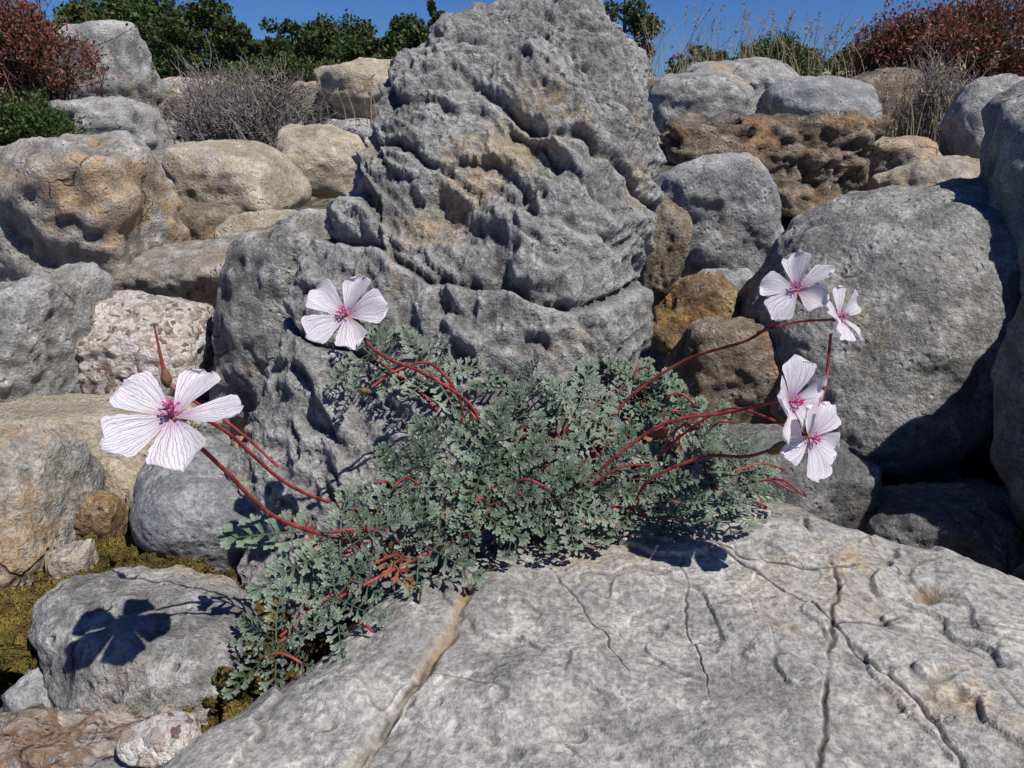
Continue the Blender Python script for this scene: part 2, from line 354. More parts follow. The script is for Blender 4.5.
# ------------------------------------------------------------- central limestone rock
def hero():
    T=np.array([(318,20,24,458),(311,8,33,454),(302,-16,44,448),(290,-42,56,441),(274,-55,65,433),(252,-64,71,422),(230,-72,73,410),(211,-82,71,399),(189,-91,67,386),(167,-98,63,374),(146,-106,61,361),(125,-115,55,349),(105,-122,48,336),(85,-122,40,325),(66,-114,35,313),(20,-112,40,305)])[::-1]/100.
    D,Fc=ico(8); z=D[:,2]; h=.2+(3.20-.2)*(z+1)/2
    xl=np.interp(h,T[:,0],T[:,1]); xr=np.interp(h,T[:,0],T[:,2]); yc=np.interp(h,T[:,0],T[:,3])
    top=np.sqrt(np.clip((3.20-h)/.05,0,1)); 
    dep=np.interp(h,[0,.6,1.2,1.8,2.5,2.9,3.15],[.5,.55,.60,.58,.48,.30,.08])
    th=np.arctan2(D[:,1],D[:,0]); 
    rot=math.radians(-20); n=4.
    f=lambda t:(np.abs(np.cos(t-rot))**n+np.abs(np.sin(t-rot))**n)**(-1/n)
    tt=np.linspace(0,2*math.pi,720); mx=(f(tt)*np.cos(tt)).max(); my=(f(tt)*np.sin(tt)).max()
    S=f(th); cx=(xl+xr)/2; hw=(xr-xl)/2
    V=np.stack([cx+hw*S*np.cos(th)/mx*top, yc+dep*S*np.sin(th)/my*top, h],1)
    N=vnorm(V,Fc)
    w1=fbm(V*1.7,3)
    wp=V+.16*np.stack([w1,fbm(V*1.7+9,3),fbm(V*1.7+21,3)],1)
    x,y,zz=wp.T
    al=x*.84-zz*.54; ac=x*.54+zz*.84
    d=.03*w1
    d+=.058*(ridged(np.stack([al*1.2,y*1.,ac*3.2],1)+5,5,.54)-1.0)
    led=(ac*2.9+.8*fbm(V*1.8+55,3))%1.0
    d+=.042*(sstep(0,.10,led)*(1-led)-.4)*sstep(-.3,.3,fbm(V*1.1+13,2))
    msk=sstep(-.25,.3,fbm(V*1.6+40,2))
    d+=.065*(np.minimum(voro(np.stack([al*4.4,y*4.,ac*7.],1)+3.3),.75)-.5)*(.2+.8*msk)
    d+=.030*(np.minimum(voro(np.stack([al*9.5,y*9,ac*13],1)+1.7),.7)-.45)*(.3+.7*msk)
    pm=sstep(-.05,.3,fbm(V*2.6+70,2))
    d-=.026*sstep(.36,.12,voro(wp*16+8.))*pm
    d+=.018*fbm(V*10,4,.62)
    front=sstep(.2,-.3,N[:,1])
    o0=V[:,0]*0
    zc=1.97-.18*(V[:,0]+.8)+.07*fbm(np.stack([V[:,0]*2.2,o0,o0],1)+2,3)
    d+=front*(.05*sstep(.03,-.04,V[:,2]-zc)*sstep(-.7,-.1,V[:,2]-zc)-.07*np.exp(-((V[:,2]-zc)/.018)**2))
    zc2=1.62-.32*(V[:,0]+.9)+.06*fbm(np.stack([V[:,0]*2.6,o0,o0],1)+7,3)
    d+=front*(-.06*np.exp(-((V[:,2]-zc2)/.014)**2))
    zc3=2.6-.55*(V[:,0]+.1)+.1*fbm(np.stack([V[:,0]*2.2,o0,o0],1)+12,3)
    d+=front*(-.06*np.exp(-((V[:,2]-zc3)/.024)**2)+.02*sstep(-.02,.03,V[:,2]-zc3)*sstep(.3,.1,V[:,2]-zc3))*sstep(-.35,0,V[:,0])
    zc4=2.30-.30*(V[:,0]+.5)+.1*fbm(np.stack([V[:,0]*3.,o0,o0],1)+31,3)
    d+=front*(-.04*np.exp(-((V[:,2]-zc4)/.016)**2))*sstep(.3,-.1,V[:,0])
    V=V+N*d[:,None]
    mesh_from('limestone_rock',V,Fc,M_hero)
hero()
# ------------------------------------------------------------- foreground slab
def seg_dist(px,py,pl):
    best=np.full(len(px),9.)
    for (ax,ay),(bx,by) in zip(pl[:-1],pl[1:]):
        vx,vy=bx-ax,by-ay; t=np.clip(((px-ax)*vx+(py-ay)*vy)/(vx*vx+vy*vy),0,1)
        best=np.minimum(best,np.hypot(px-ax-t*vx,py-ay-t*vy))
    return best
def slab():
    c=np.array([.5,1.6])
    O=np.array([(-1.12,1.50),(-.93,1.86),(-.68,2.18),(-.32,2.58),(.27,2.98),(.75,3.24),(1.22,3.26),(1.55,2.98),(2.0,2.6),(2.7,1.8),(2.4,.7),(1.3,.1),(.1,.1),(-.9,.6),(-1.25,1.1)])-c
    a=np.arctan2(O[:,1],O[:,0]); r=np.hypot(O[:,0],O[:,1]); o=np.argsort(a); a=a[o]; r=r[o]
    a=np.concatenate([a-2*math.pi,a,a+2*math.pi]); r=np.tile(r,3)
    na=1100
    A=np.linspace(-math.pi,math.pi,na,endpoint=False); Rr=np.interp(A,a,r)
    k=np.hanning(41); k/=k.sum(); Rr=np.convolve(np.concatenate([Rr[-20:],Rr,Rr[:20]]),k,'valid')
    s=np.concatenate([np.linspace(.004,.88,300),.88+.12*np.sin(np.linspace(0,1,120)[1:]*math.pi/2),[1.0]])
    S,AA=np.meshgrid(s,A,indexing='ij'); RR=S*Rr[None,:]
    x=(c[0]+RR*np.cos(AA)).ravel(); y=(c[1]+RR*np.sin(AA)).ravel(); S=S.ravel()
    z=1.03+.62*(np.maximum(1-S**13,0)**(1/2.2)-1)
    dr=(x-.80)*.9+(y-2.65)*.42; z-=.07*np.log1p(np.exp(dr*14))/14*1.2
    dl=(-.45-x)*.8+(y-1.5)*-.2; z-=.10*np.log1p(np.exp((dl)*10))/10
    V=np.stack([x,y,z],1)
    i=np.arange(len(s)-1)[:,None]*na; j=np.arange(na)[None,:]; kk=(j+1)%na
    q=np.stack([i+j,i+na+j,i+na+kk,i+kk],-1).reshape(-1,4)
    V=np.vstack([V,[[c[0],c[1],V[0,2]]]]); t=np.stack([np.full(na,len(V)-1),np.arange(na),(np.arange(na)+1)%na],1)
    P3=V.copy()
    Nn=vnorm(V,q); Nn[-1]=(0,0,1)
    d=.06*fbm(P3*1.3,3)+.012*fbm(P3*4+5,3,.45)+.003*fbm(P3*18,3,.6)
    tr=fbm(P3*np.array([1.1,1.1,.3])+91,4); d+=.022*(sstep(-.015,.015,tr)-.5)+.014*(sstep(.28,.30,tr))-.012*sstep(-.3,-.32,tr)
    wx=V[:,0]+.03*fbm(P3*3+31,4,.6); wy=V[:,1]+.03*fbm(P3*3+61,3)
    big=seg_dist(wx,wy,[(-.02,2.7),(-.09,2.46),(-.14,2.21),(-.27,1.92),(-.40,1.56),(-.52,1.1)])
    thin=[[(1.17,2.82),(1.13,2.35),(.97,2.01),(.8,1.6),(.6,1.1)],[(.66,2.75),(.97,2.27),(1.11,1.84),(1.15,1.3)],[(.61,2.5),(.57,2.2),(.55,1.88),(.57,1.3)],[(1.02,2.1),(1.3,2.2),(1.62,2.1),(2.1,2.2)],[(1.39,2.7),(1.35,2.3),(1.45,2.0),(1.4,1.7)],[(.1,2.5),(.3,2.1),(.32,1.9)],[(-.27,1.92),(.1,1.75),(.25,1.5)],[(.75,2.62),(.9,2.5),(1.2,2.45),(1.6,2.55)],[(1.11,1.84),(1.4,1.6),(1.8,1.5)]]
    crack=np.zeros(len(V))
    wid=[.0055,.005,.0025,.004,.003,.002,.002,.004,.003]
    for pl,w in zip(thin,wid):
        dd=seg_dist(wx,wy,pl); m=sstep(-.4,.1,fbm(P3*2.2+w*900,2)); g=np.exp(-(dd/(w*1.2))**2)*(.1+.9*m); crack=np.maximum(crack,g); d-=.014*g*min(1,w/.005)
    soil=np.exp(-(big/.026)**2)*.9*sstep(-.5,.2,fbm(P3*3+8,2)); d-=.025*np.exp(-(big/.018)**2); crack=np.maximum(crack,.9*np.exp(-((big-.008)/.006)**2)*sstep(-.2,.1,fbm(P3*6,2)))
    pit=sstep(.25,.1,voro(P3*7+2))*sstep(.05,.3,fbm(P3*2+77,2)); d-=.014*pit
    hole=np.exp(-(((wx-1.42)/.045)**2+((wy-2.33)/.03)**2)); d-=.05*hole; soil=np.maximum(soil,hole)
    V=V+Nn*d[:,None]
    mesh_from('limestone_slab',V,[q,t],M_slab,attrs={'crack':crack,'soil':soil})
slab()
# ------------------------------------------------------------- moss
def moss(c,r,seed):
    V,Fc=rock_shape(r,seed,sub=7,p=4,amp=.2,rough=.03)
    N=vnorm(V,Fc); V=V+N*(.04*fbm(V*14,4,.7)+.02*fbm(V*45,2))[:,None]
    return mesh_from('moss_patch',V,Fc,M_moss,loc=c)
moss((-1.62,2.72,.60),(.50,.42,.2),50); moss((-.86,2.12,.62),(.22,.26,.22),51); moss((-1.2,2.85,.5),(.4,.35,.2),52)
# ------------------------------------------------------------- scattered stones
def scatter(name,N,xr,yr,size,mats,seed,sub=4,avoid=None,sink=.25):
    rs=np.random.RandomState(seed); Vs=[];Fs=[];mi=[];o=0
    shapes=[rock_shape((1,1,1),900+seed*10+k,sub=sub,p=5 if k%2 else 8,amp=.14,rough=.03) for k in range(10)]
    for i in range(N):
        x=rs.uniform(*xr); y=rs.uniform(*yr)
        if avoid and avoid(x,y): continue
        s=size(x,y,rs); V,Fc=shapes[rs.randint(10)]
        sc=np.array([s*rs.uniform(.8,1.3),s*rs.uniform(.8,1.2),s*rs.uniform(.55,.9)])
        W=rotz(V*sc,rs.uniform(0,6.28)); W=W+np.array([x,y,float(terr(x,y))+sc[2]*(1-2*sink*rs.rand())*.7])
        Vs.append(W);Fs.append(Fc+o);o+=len(W);mi.append(np.full(len(Fc),rs.randint(len(mats))))
    return mesh_from(name,np.vstack(Vs),np.vstack(Fs),mats,midx=np.concatenate(mi))
ms=[M_grey,M_mix,M_tan,M_blue,M_rust,M_grey]
inslab=lambda x,y:(-1.1<x<2.5 and .2<y<3.1)
scatter('scattered_stones',420,(-5,6),(2.2,9),lambda x,y,rs:rs.uniform(.06,.2)+.012*y,ms,1,avoid=inslab)
scatter('stone_field',420,(-16,16),(8,34),lambda x,y,rs:rs.uniform(.2,.55)*(.8+y*.02),ms,2,avoid=lambda x,y:abs(x)>y*.9+1)
scatter('side_stones',260,(-12,12),(-5,8),lambda x,y,rs:rs.uniform(.2,.6),ms,3,sub=3,avoid=lambda x,y:abs(x)<3.2+.35*max(y-2,0) and y>-2)
# ------------------------------------------------------------- foliage helpers
class Acc:
    def __init__(s): s.V=[];s.Q=[];s.T=[];s.qm=[];s.tm=[];s.n=0
    def add(s,V,Fc,m=0):
        V=np.asarray(V,float); Fc=np.asarray(Fc,int)+s.n; s.V.append(V); s.n+=len(V)
        if Fc.shape[1]==4: s.Q.append(Fc); s.qm.append(np.full(len(Fc),m))
        else: s.T.append(Fc); s.tm.append(np.full(len(Fc),m))
    def obj(s,name,mats,smooth=False,parent=None,attrs=None):
        fc=[];mi=[]
        if s.Q: fc.append(np.vstack(s.Q)); mi.append(np.concatenate(s.qm))
        if s.T: fc.append(np.vstack(s.T)); mi.append(np.concatenate(s.tm))
        return mesh_from(name,np.vstack(s.V),fc,mats,smooth=smooth,midx=np.concatenate(mi),parent=parent,attrs=attrs)
def catmull(P,n=10):
    P=np.asarray(P,float); P=np.vstack([2*P[0]-P[1],P,2*P[-1]-P[-2]]); out=[]
    for i in range(1,len(P)-2):
        t=np.linspace(0,1,n,endpoint=False)[:,None]; a,b,c,d=P[i-1],P[i],P[i+1],P[i+2]
        out.append(.5*((2*b)+(-a+c)*t+(2*a-5*b+4*c-d)*t*t+(-a+3*b-3*c+d)*t**3))
    out.append(P[-2][None]); return np.vstack(out)
def tube(acc,P,r0,r1,m=0,k=6):
    P=np.asarray(P,float); n=len(P); T=np.gradient(P,axis=0); T/=np.linalg.norm(T,axis=1)[:,None]+1e-9
    u=np.cross(T,[.3,.2,.93]); u/=np.linalg.norm(u,axis=1)[:,None]+1e-9; w=np.cross(T,u)
    r=np.linspace(r0,r1,n)[:,None,None] if np.isscalar(r0) else np.asarray(r0)[:,None,None]
    a=np.linspace(0,2*math.pi,k,endpoint=False)[None,:,None]
    V=(P[:,None,:]+r*(np.cos(a)*u[:,None,:]+np.sin(a)*w[:,None,:])).reshape(-1,3)
    i=np.arange(n-1)[:,None]*k; j=np.arange(k)[None,:]; kk=(j+1)%k
    acc.add(V,np.stack([i+j,i+kk,i+k+kk,i+k+j],-1).reshape(-1,4),m)
def leafquads(acc,C,ln,wd,rs,m=0,up=.3,dirs=None):
    n=len(C); d=rs.normal(size=(n,3)); d[:,2]+=up
    if dirs is not None: d=d*.6+dirs*1.2
    d/=np.linalg.norm(d,axis=1)[:,None]; e=np.cross(d,rs.normal(size=(n,3))); e/=np.linalg.norm(e,axis=1)[:,None]
    l=(ln*rs.uniform(.6,1.3,n))[:,None]; w=(wd*rs.uniform(.6,1.3,n))[:,None]
    V=np.stack([C-d*l/2,C+e*w/2,C+d*l/2,C-e*w/2],1).reshape(-1,3)
    acc.add(V,np.arange(4*n).reshape(-1,4),m)
def shrub(name,c,r,mats,seed,ntw=120,nleaf=6000,ls=.12,twr=.02,lw=.5,shell=.6,lumps=9,leafm=1):
    rs=np.random.RandomState(seed); A=Acc(); c=np.array(c,float); r=np.array(r,float)
    base=c-np.array([0,0,r[2]])
    D=rs.normal(size=(lumps,3)); D[:,2]=np.abs(D[:,2])*1.0-.15; D/=np.linalg.norm(D,axis=1)[:,None]
    LC=c+D*r*rs.uniform(.35,.75,(lumps,1)); LR=rs.uniform(.25,.5,lumps)
    tips=[]
    for i in range(ntw):
        k=rs.randint(lumps); q=rs.normal(size=3); q/=np.linalg.norm(q)
        e=LC[k]+q*r*LR[k]*rs.uniform(.5,1.1); b=base+rs.normal(size=3)*r*np.array([.25,.25,.02])
        mid=(b+e)/2+rs.normal(size=3)*r*.12; mid[2]+=r[2]*.1
        P=catmull([b,mid,e],5); tube(A,P,twr*rs.uniform(.6,1.2),twr*.25,0,3)
        for s in range(3):
            t=P[rs.randint(4,len(P))]; e2=t+(e-b)*.2*rs.rand()+rs.normal(size=3)*r*.14; tube(A,catmull([t,(t+e2)/2+rs.normal(size=3)*r*.03,e2],3),twr*.4,twr*.15,0,3); tips.append(e2)
        tips.append(e)
    tips=np.array(tips)
    n1=int(nleaf*.6); ci=rs.randint(len(tips),size=n1); C1=tips[ci]+rs.normal(size=(n1,3))*r*.055
    n2=nleaf-n1; k=rs.randint(lumps,size=n2); q=rs.normal(size=(n2,3)); q/=np.linalg.norm(q,axis=1)[:,None]
    C2=LC[k]+q*r*LR[k][:,None]*rs.uniform(shell,1.05,(n2,1))
    C=np.vstack([C1,C2]); dr=(C-c)/r; dr/=np.linalg.norm(dr,axis=1)[:,None]+1e-6
    leafquads(A,C,ls,ls*lw,rs,1,.3,dr*.6)
    return A.obj(name,mats)
def tree(name,c,h,w,seed,nleaf=9000,ls=1.2,conic=False,mats=None,acc=None):
    rs=np.random.RandomState(seed); A=acc or Acc(); c=np.array(c,float)
    tp=catmull([c,c+[rs.normal()*.04*h,rs.normal()*.04*h,h*.45],c+[rs.normal()*.05*h,0,h*.9]],6); tube(A,tp,h*.035,h*.008,0,7)
    nl=18; LC=[];LR=[]
    for i in range(nl):
        t=rs.uniform(.15,.97); p=tp[int(t*(len(tp)-1))]; a=rs.uniform(0,6.28)
        R=w*(1-t)*1.1+.08*w if conic else w*math.sqrt(max(.05,1-((t-.4)/.62)**2))*.75
        e=p+np.array([math.cos(a)*R*rs.uniform(.4,1),math.sin(a)*R*rs.uniform(.4,1),rs.uniform(-.02,.1)*h])
        tube(A,catmull([p,(p+e)/2+[0,0,.03*h],e],4),h*.012,h*.003,0,4); LC.append(e); LR.append((.22 if conic else .36)*w*rs.uniform(.7,1.2))
    LC=np.array(LC);LR=np.array(LR); k=rs.randint(nl,size=nleaf); q=rs.normal(size=(nleaf,3)); q/=np.linalg.norm(q,axis=1)[:,None]
    q=q*(1+.35*fbm(q*2.5+k[:,None]*3.1,2))[:,None]
    C=LC[k]+q*LR[k][:,None]*np.array([1,1,.75])*rs.uniform(.55,1.05,(nleaf,1)); leafquads(A,C,ls,ls*.6,rs,1,.2)
    if acc is None: return A.obj(name,mats)
A=Acc(); rs=np.random.RandomState(77)
for i in range(60):
    px=rs.uniform(-.62,-.08); y=rs.uniform(220,330); x=px*y
    h=rs.uniform(19,29)*(y/300)*(1.35 if -.5<px<-.33 else .95)
    tree('t',(x,y,2.),h,h*.42,500+i,nleaf=2600,ls=1.5,acc=A)
for i in range(34):
    px=rs.uniform(.2,.66); y=rs.uniform(180,300); x=px*y; h=rs.uniform(12,21)*(y/300)
    tree('t',(x,y,2.),h,h*.5,700+i,nleaf=1800,ls=1.3,acc=A)
A.obj('distant_trees',[M_brown,M_treeleaf])
tree('cypress_tree',(-14.8,164,2.2),19,4.,11,nleaf=5000,ls=.7,conic=True,mats=[M_brown,M_treeleaf])
tree('pine_tree',(11.4,90,2.3),12,4.,12,nleaf=9000,ls=.4,mats=[M_brown,M_treeleaf])
shrub('red_shrub',(-8.3,14.8,3.0),(1.45,1.1,1.05),[M_brown,M_red],21,220,15000,.085,.02)
shrub('green_shrub',(-6.6,11.2,2.0),(1.0,.8,.70),[M_brown,M_green],22,150,12000,.07,.015)
shrub('dry_shrub',(-3.75,11.6,2.25),(1.25,.8,.86),[M_twig,M_dry],23,620,2200,.05,.015,lw=.3)
shrub('dry_shrub',(-4.6,12.5,2.2),(.8,.7,.6),[M_twig,M_dry],24,240,900,.05,.015,lw=.3)
shrub('red_shrub',(10.4,19.5,3.6),(2.1,1.2,1.35),[M_brown,M_red],25,280,20000,.10,.02)
shrub('red_shrub',(8.8,20.5,3.3),(1.3,1.,1.0),[M_brown,M_red],26,180,11000,.10,.02)
shrub('dry_shrub',(5.7,11.3,2.5),(.85,.6,.70),[M_twig,M_dry],27,340,1200,.05,.012,lw=.3)
shrub('green_shrub',(7.0,22.,3.2),(1.5,.9,.75),[M_brown,M_green],28,110,11000,.09,.02)
shrub('green_shrub',(-5.5,21.,2.9),(1.8,.9,.6),[M_brown,M_green],29,100,9000,.09,.02)
shrub('green_shrub',(-2.6,22.,3.0),(1.6,.9,.5),[M_brown,M_green],30,100,8000,.09,.02)
shrub('green_shrub',(-4.4,8.9,1.35),(.35,.3,.28),[M_brown,M_green],31,60,2500,.05,.01)
def grass(name,c,r,n,h,seed,heads=True,lw=.012):
    rs=np.random.RandomState(seed); A=Acc(); c=np.array(c,float)
    for i in range(n):
        b=c+np.array([rs.normal()*r,rs.normal()*r*.6,0]); L=h*rs.uniform(.5,1.1); lean=rs.normal(size=2)*.28*L
        P=catmull([b,b+[lean[0]*.3,lean[1]*.3,L*.55],b+[lean[0],lean[1],L]],5); tube(A,P,lw,lw*.3,0,3)
        if heads and rs.rand()<.5:
            t=rs.uniform(0,1,14)[:,None]; C=P[-1]-(P[-1]-P[-3])*t+rs.normal(size=(14,3))*.02; leafquads(A,C,.09,.03,rs,1,.6)
    return A.obj(name,[M_straw,M_straw])
grass('dry_grass',(4.6,21.6,2.4),1.4,110,2.1,41)
grass('dry_grass',(7.2,20.5,2.4),1.3,100,1.9,42)
grass('dry_grass',(.6,20.,2.3),1.5,60,1.9,43)
grass('dry_grass',(5.9,11.0,2.0),.6,50,1.0,44,lw=.008)
grass('dry_grass',(-4.4,17,2.0),1.5,90,1.1,45,lw=.012)
# ------------------------------------------------------------- the erodium plant
plant=bpy.data.objects.new('erodium_plant',None); SC.collection.objects.link(plant)
def lobe(P0,d,s,n,L,w,out,curl,t0=0.,t1=1.):
    c=[];tn=[]
    for t,ww in ((0,.45),(.35,.85),(.75,1.),(.93,.75),(1.,.3)):
        q=P0+d*L*t+n*(curl*L*t*t); tn+=[t0+(t1-t0)*t]*3
        c.append((q-s*w*ww/2+n*w*.12,q-n*w*.06,q+s*w*ww/2+n*w*.12))
    V=np.array(c).reshape(-1,3); Fq=[]
    for i in range(4):
        b=i*3; Fq+= [[b,b+1,b+4,b+3],[b+1,b+2,b+5,b+4]]
    out.append((V,np.array(Fq),np.array(tn)))
def leaf_template(seed):
    rs=np.random.RandomState(seed); out=[]; z=np.array([0,0,1.])
    npair=6
    def rach(t): return np.array([.02*math.sin(t*3+seed),t,-.12*t*t+.06*t])
    P=np.array([rach(t) for t in np.linspace(0,1,8)])
    A=Acc(); tube(A,P,.018,.010,0,4); out.append((A.V[0],A.Q[0],np.full(len(A.V[0]),.15)))
    for k in range(npair):
        t=.24+.68*k/(npair-1)+rs.normal()*.008
        Lp=.27*math.sin(math.pi*(.34+.42*(k/(npair-1))))**.9*rs.uniform(.9,1.1)
        for sg in (-1,1):
            ang=math.radians(70-28*k/(npair-1)+rs.normal()*3)
            d=np.array([sg*math.sin(ang),math.cos(ang),.25+rs.normal()*.07]); d/=np.linalg.norm(d)
            s=np.cross(d,z); s/=np.linalg.norm(s); n=np.cross(s,d); tw=rs.normal()*.15; s2=s*math.cos(tw)+n*math.sin(tw); n2=np.cross(s2,d)
            P0=rach(t)
            lobe(P0,d,s2,n2,Lp,.058,out,.10,.0,1.)
            for sb in (-1,1):
                a2=math.radians(30+rs.normal()*3); dd=d*math.cos(a2)+s2*sb*math.sin(a2)+n2*.06; dd/=np.linalg.norm(dd); ss=np.cross(dd,n2); ss/=np.linalg.norm(ss)
                lobe(P0+d*Lp*.45,dd,ss,n2,Lp*.45*rs.uniform(.88,1.12),.050,out,.10,.35,1.)
    d=np.array([0,1,0.]); s=np.array([1,0,0.]); 
    for a in (-.6,0,.6):
        dd=d*math.cos(a)+s*math.sin(a); lobe(rach(.97),dd,np.cross(dd,z),z,.15,.055,out,.10,.3,1.)
    Vs=[];Fs=[];Ts=[];o=0
    for V,Fq,tn in out: Vs.append(V);Fs.append(Fq+o);Ts.append(tn);o+=len(V)
    return np.vstack(Vs),np.vstack(Fs),np.concatenate(Ts)
LT=[leaf_template(s) for s in range(6)]
rs=np.random.RandomState(99)
LA=Acc(); OA=Acc(); shade_tone=[]; SA=Acc()
crown=np.array([0.05,2.85,1.05])
def put_leaf(base,d,n,L,old=False,tone=0.):
    d=d/np.linalg.norm(d); n=n-d*(n@d); n/=np.linalg.norm(n); s=np.cross(d,n)
    V,Fq,tn=LT[rs.randint(6)]; bend=rs.uniform(-.35,.05); V=V.copy(); V[:,2]+=bend*V[:,1]**2; V[:,0]*=rs.uniform(.9,1.1)
    X=base+L*(V[:,:1]*s+V[:,1:2]*d+V[:,2:3]*n)
    ins=(X[:,0]>-.3)&(X[:,1]<3.0)
    X[:,2]=np.where(ins,np.maximum(X[:,2],1.07+.02*rs.rand()+.06*np.maximum(0,X[:,2]-.9)),X[:,2])
    if old: OA.add(X,Fq)
    else: LA.add(X,Fq); shade_tone.append(np.clip(.02+.72*tn+rs.normal()*.13+tone+rs.normal(size=len(X))*.03,0,1))  # shading painted for depth: dark lobe bases, silvery tips, plus random tone
RO="-59,306,162 -46,312,160 -33,303,156 3,300,150 20,302,148 52,316,150 57,310,145 26,288,142 3,281,137 -16,275,136 -34,263,133 -39,252,130 -25,248,126 -8,256,134 10,266,133 33,275,136 50,285,135 72,297,138 73,284,131 90,289,126 98,288,117 86,272,115 66,267,117 50,265,123 32,261,123 17,256,126 3,252,125 -11,246,124 19,254,116 60,262,113 -31,240,116 -48,237,119 -58,217,109 -74,203,102 -56,225,115"
RO=[np.array([float(v)/100 for v in t.split(',')]) for t in RO.split()]
for p in RO:
    p=p+rs.normal(size=3)*.015; tone=rs.normal()*.08
    o=p-crown; o[2]*=.3; ax=np.array([0,-.70,.74])+.45*o/(np.linalg.norm(o)+.2)+rs.normal(size=3)*.14; ax/=np.linalg.norm(ax)
    u=np.cross(ax,[0,1,.2]); u/=np.linalg.norm(u); w=np.cross(ax,u); ph=rs.uniform(0,6.28); nl=6
    sz=rs.uniform(.85,1.15)
    for k in range(nl):
        a=ph+k*6.283/nl+rs.normal()*.12; rad=math.cos(a)*u+math.sin(a)*w; al=math.radians(rs.uniform(3,26))
        d=math.cos(al)*rad+math.sin(al)*ax; n=-math.sin(al)*rad+math.cos(al)*ax
        L=.200*sz*rs.uniform(.8,1.15); put_leaf(p-ax*.03+rad*.004,d,n,L,old=rs.rand()<.02,tone=tone)
    for k in range(2):
        a=rs.uniform(0,6.28); rad=math.cos(a)*u+math.sin(a)*w; d=.6*rad+.75*ax; put_leaf(p,d,ax-rad*.5,.09*rs.uniform(.8,1.2),tone=.1)
    b=crown+rs.normal(size=3)*np.array([.12,.06,.03]); mid=(p+b)/2+np.array([0,0,.04])+rs.normal(size=3)*.03
    tube(SA,catmull([b,mid,p-ax*.03],6),.009,.006,0,5)
put_leaf(np.array([-.60,2.30,1.24]),np.array([-1,-.1,.02]),np.array([0,-.6,.8]),.32)
put_leaf(np.array([-.58,2.28,1.2]),np.array([-.8,-.5,-.1]),np.array([0,-.6,.8]),.27)
tube(SA,catmull([(-.38,2.45,1.15),(-.5,2.36,1.22),(-.61,2.30,1.24)],6),.007,.006,0,5)
LA.obj('leaves',[M_leaf],smooth=True,parent=plant,attrs={'shade_tone':np.concatenate(shade_tone)})
if OA.V: OA.obj('withered_leaves',[M_oldleaf],smooth=True,parent=plant)
# ---- flowers
def petal_mat():
    m,nt,b,out=newmat('petal'); N=NB(nt); uv=nt.nodes.new('ShaderNodeUVMap'); uv.uv_map='UVMap'
    sep=nt.nodes.new('ShaderNodeSeparateXYZ'); N.L(uv.outputs[0],sep.inputs[0]); u,v=sep.outputs[0],sep.outputs[1]
    c=N.mix(N.rng(v,.0,.42),(.76,.50,.68),(.88,.83,.87))
    wob=N.math('MULTIPLY',N.math('SUBTRACT',N.noise(uv.outputs[0],4,3,.6),.5),.35)
    s=N.math('ABSOLUTE',N.math('SINE',N.math('MULTIPLY',N.math('ADD',u,wob),math.pi*3)))
    line=N.math('MULTIPLY',N.rng(s,.0,.15,1.,0.),N.rng(v,.12,.92,1.,.0))
    c=N.mix(N.math('MULTIPLY',line,.75),c,(.52,.12,.36))
    s2=N.math('ABSOLUTE',N.math('SINE',N.math('MULTIPLY',N.math('ADD',u,wob),math.pi*7)))
    line2=N.math('MULTIPLY',N.rng(s2,.0,.3,1.,0.),.11); c=N.mix(line2,c,(.66,.45,.70))
    c=N.mix(N.rng(v,.0,.09,1.,0.),c,(.75,.55,.3))
    N.L(c,b.inputs['Base Color']); b.inputs['Roughness'].default_value=.55; b.inputs['Specular IOR Level'].default_value=.2
    bb=N.bump(N.math('ADD',line,N.math('MULTIPLY',line2,4)),.005); N.L(bb,b.inputs['Normal'])
    t=nt.nodes.new('ShaderNodeBsdfTranslucent'); N.L(c,t.inputs[0]); ms=nt.nodes.new('ShaderNodeMixShader'); ms.inputs[0].default_value=.35
    N.L(b.outputs[0],ms.inputs[1]); N.L(t.outputs[0],ms.inputs[2]); N.L(ms.outputs[0],out.inputs[0]); return m
M_petal=petal_mat()
M_mag=simple('stamen_magenta',(.42,.05,.20),(.6,.15,.35),30,.5,.001)
M_anth=simple('anther',(.25,.03,.10),(.5,.12,.15),30,.6,.001)
PA=[[],[],[],0]; FS=Acc()
